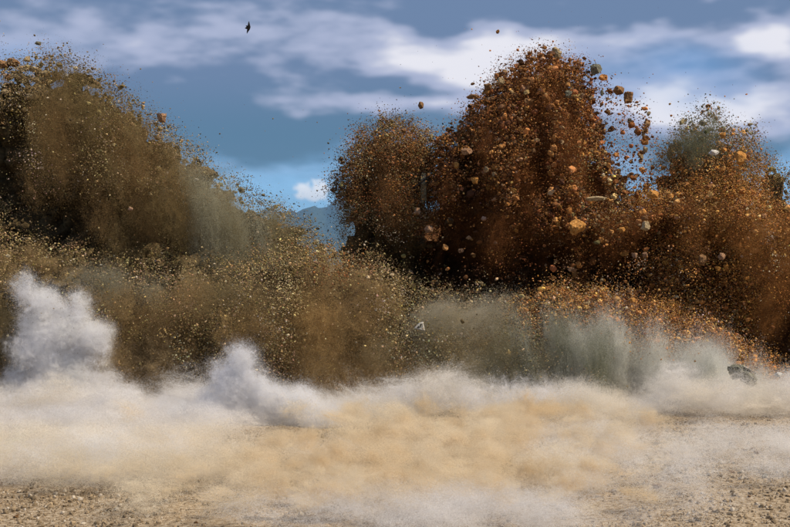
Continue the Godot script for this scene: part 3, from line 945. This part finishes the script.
	# the other clods that are large enough to tell apart
	var sets := [["rust_debris_plume", 66, [brown, brown, orange, pink, tan_], "tallest rust plume", [420, 60, 660, 310]],
		["thrown_rock_spray", 30, [brown, brown, tan_, grey], "loose rock spray against the sky", [585, 70, 650, 200]],
		["orange_debris_plume", 50, [orange, brown, tan_, pink], "orange bank above the hollow", [560, 185, 790, 350]],
		["orange_rubble_ridge", 36, [orange, tan_, orange, brown], "sunlit orange rubble ridge", [470, 292, 790, 390]],
		["black_hollow_debris", 14, [pink, brown], "black hollow", [330, 200, 790, 390]],
		["grey_green_debris_plume", 18, [orange, tan_, grey], "hazy grey green topped plume", [636, 116, 772, 330]],
		["dark_debris_plume", 12, [grey, tan_, brown], "dark plume at the right edge", [738, 156, 790, 350]],
		["brown_debris_plume", 8, [brown, tan_], "narrow brown plume by the sky gap", [336, 128, 436, 300]],
		["olive_debris_plume", 22, [tan_, grey, tan_, whitem], "olive plume at left", [0, 57, 350, 390]]]
	for t in sets:
		var list := grains(fields[t[0]][0], fields[t[0]][1], t[1], 0.13, 0.27, 2.0, 6.0)
		for k in list.size():
			var o := MeshInstance3D.new()
			o.name = numbered("flying_clod")
			o.mesh = mid_meshes[rng.randi() % 8]
			o.material_override = t[2][rng.randi() % t[2].size()]
			var x: Transform3D = list[k][0]
			x.origin.z += 0.5
			o.transform = x
			add_child(o)
			var py := 263.5 - (x.origin.y - CAMH) * F / -x.origin.z
			var px := 395.0 + x.origin.x * F / -x.origin.z
			if px < 3.0 or px > 787.0:
				o.queue_free()
				remove_child(o)
				continue
			var box: Array = t[4]
			var hue := "pale"
			for m in [[brown, "dark brown"], [orange, "orange"], [pink, "pinkish"], [tan_, "tan"], [grey, "grey"]]:
				if o.material_override == m[0]: hue = m[1]
			var big := "large" if x.basis.x.length() > 0.19 else "small"
			var tall: String = ["upper", "middle", "lower"][clampi(int((py - box[1]) / (box[3] - box[1]) * 3.0), 0, 2)]
			var side: String = ["left", "centre", "right"][clampi(int((px - box[0]) / (box[2] - box[0]) * 3.0), 0, 2)]
			tag(o, "%s %s clod, %s %s of the %s" % [big, hue, tall, side, t[3]], "clod", "clods in the " + t[3])
	# stones lying on the floor
	for k in 34:
		var d := rng.randf_range(28.0, 40.0)
		var px := rng.randf_range(560.0, 790.0) if k < 24 else rng.randf_range(5.0, 200.0)
		var sz := 0.06 + 0.09 * pow(rng.randf(), 2.0)
		var x := (px - 395.0) / F * d
		var o := MeshInstance3D.new()
		o.name = numbered("stone")
		o.mesh = mid_meshes[rng.randi() % 8]
		o.material_override = [brown, grey, brown][k % 3]
		o.transform = Transform3D(Basis(Vector3.UP, rng.randf() * TAU) * Basis.from_scale(Vector3(sz, sz * 0.7, sz)), Vector3(x, ground_height(x, -d) + sz * 0.25, -d))
		add_child(o)
		var row: String = ["nearest the bottom edge", "in the middle rows", "far back near the dust"][clampi(int((d - 28.0) / 4.0), 0, 2)]
		var lo := 560.0 if k < 24 else 5.0
		var side: String = ["left part", "inner left", "inner right", "right part"][clampi(int((px - lo) / (230.0 if k < 24 else 195.0) * 4.0), 0, 3)]
		tag(o, "%s %s stone on the lower %s floor, %s, %s" % ["larger" if sz > 0.09 else "small", "grey" if k % 3 == 1 else "brown", "right" if k < 24 else "left", side, row], "stone", "stones on the floor at lower " + ("right" if k < 24 else "left"))

# A flat broken piece: an outline in photo pixels round its middle, thick at the middle and thin at the rim.
func shard(pts: Array, px: float, py: float, d: float, thick: float, mat: Material, called: String, label: String) -> MeshInstance3D:
	var st := SurfaceTool.new()
	st.begin(Mesh.PRIMITIVE_TRIANGLES)
	st.set_smooth_group(-1)
	var n := pts.size() / 2
	var k := d / F
	var v := []
	for i in n:
		v.append(Vector3(pts[i * 2] * k, -pts[i * 2 + 1] * k, 0))
	var mid := Vector3.ZERO
	for q in v:
		mid += q / n
	for i in n:
		var a: Vector3 = v[i]
		var c: Vector3 = v[(i + 1) % n]
		var ai := a.lerp(mid, 0.25)
		var ci := c.lerp(mid, 0.25)
		for sgn in [1.0, -1.0]:
			var z := Vector3(0, 0, thick * sgn)
			var tri := [a, c, ci + z, a, ci + z, ai + z, ai + z, ci + z, mid + z * 1.1]
			for j in 9:
				st.add_vertex(tri[j] if sgn > 0 else tri[j - j % 3 + [0, 2, 1][j % 3]])
	st.generate_normals()
	var o := MeshInstance3D.new()
	o.name = numbered(called)
	o.mesh = st.commit()
	o.material_override = mat
	o.position = at(px, py, d)
	add_child(o)
	if label != "":
		tag(o, label, "fragment")
	return o
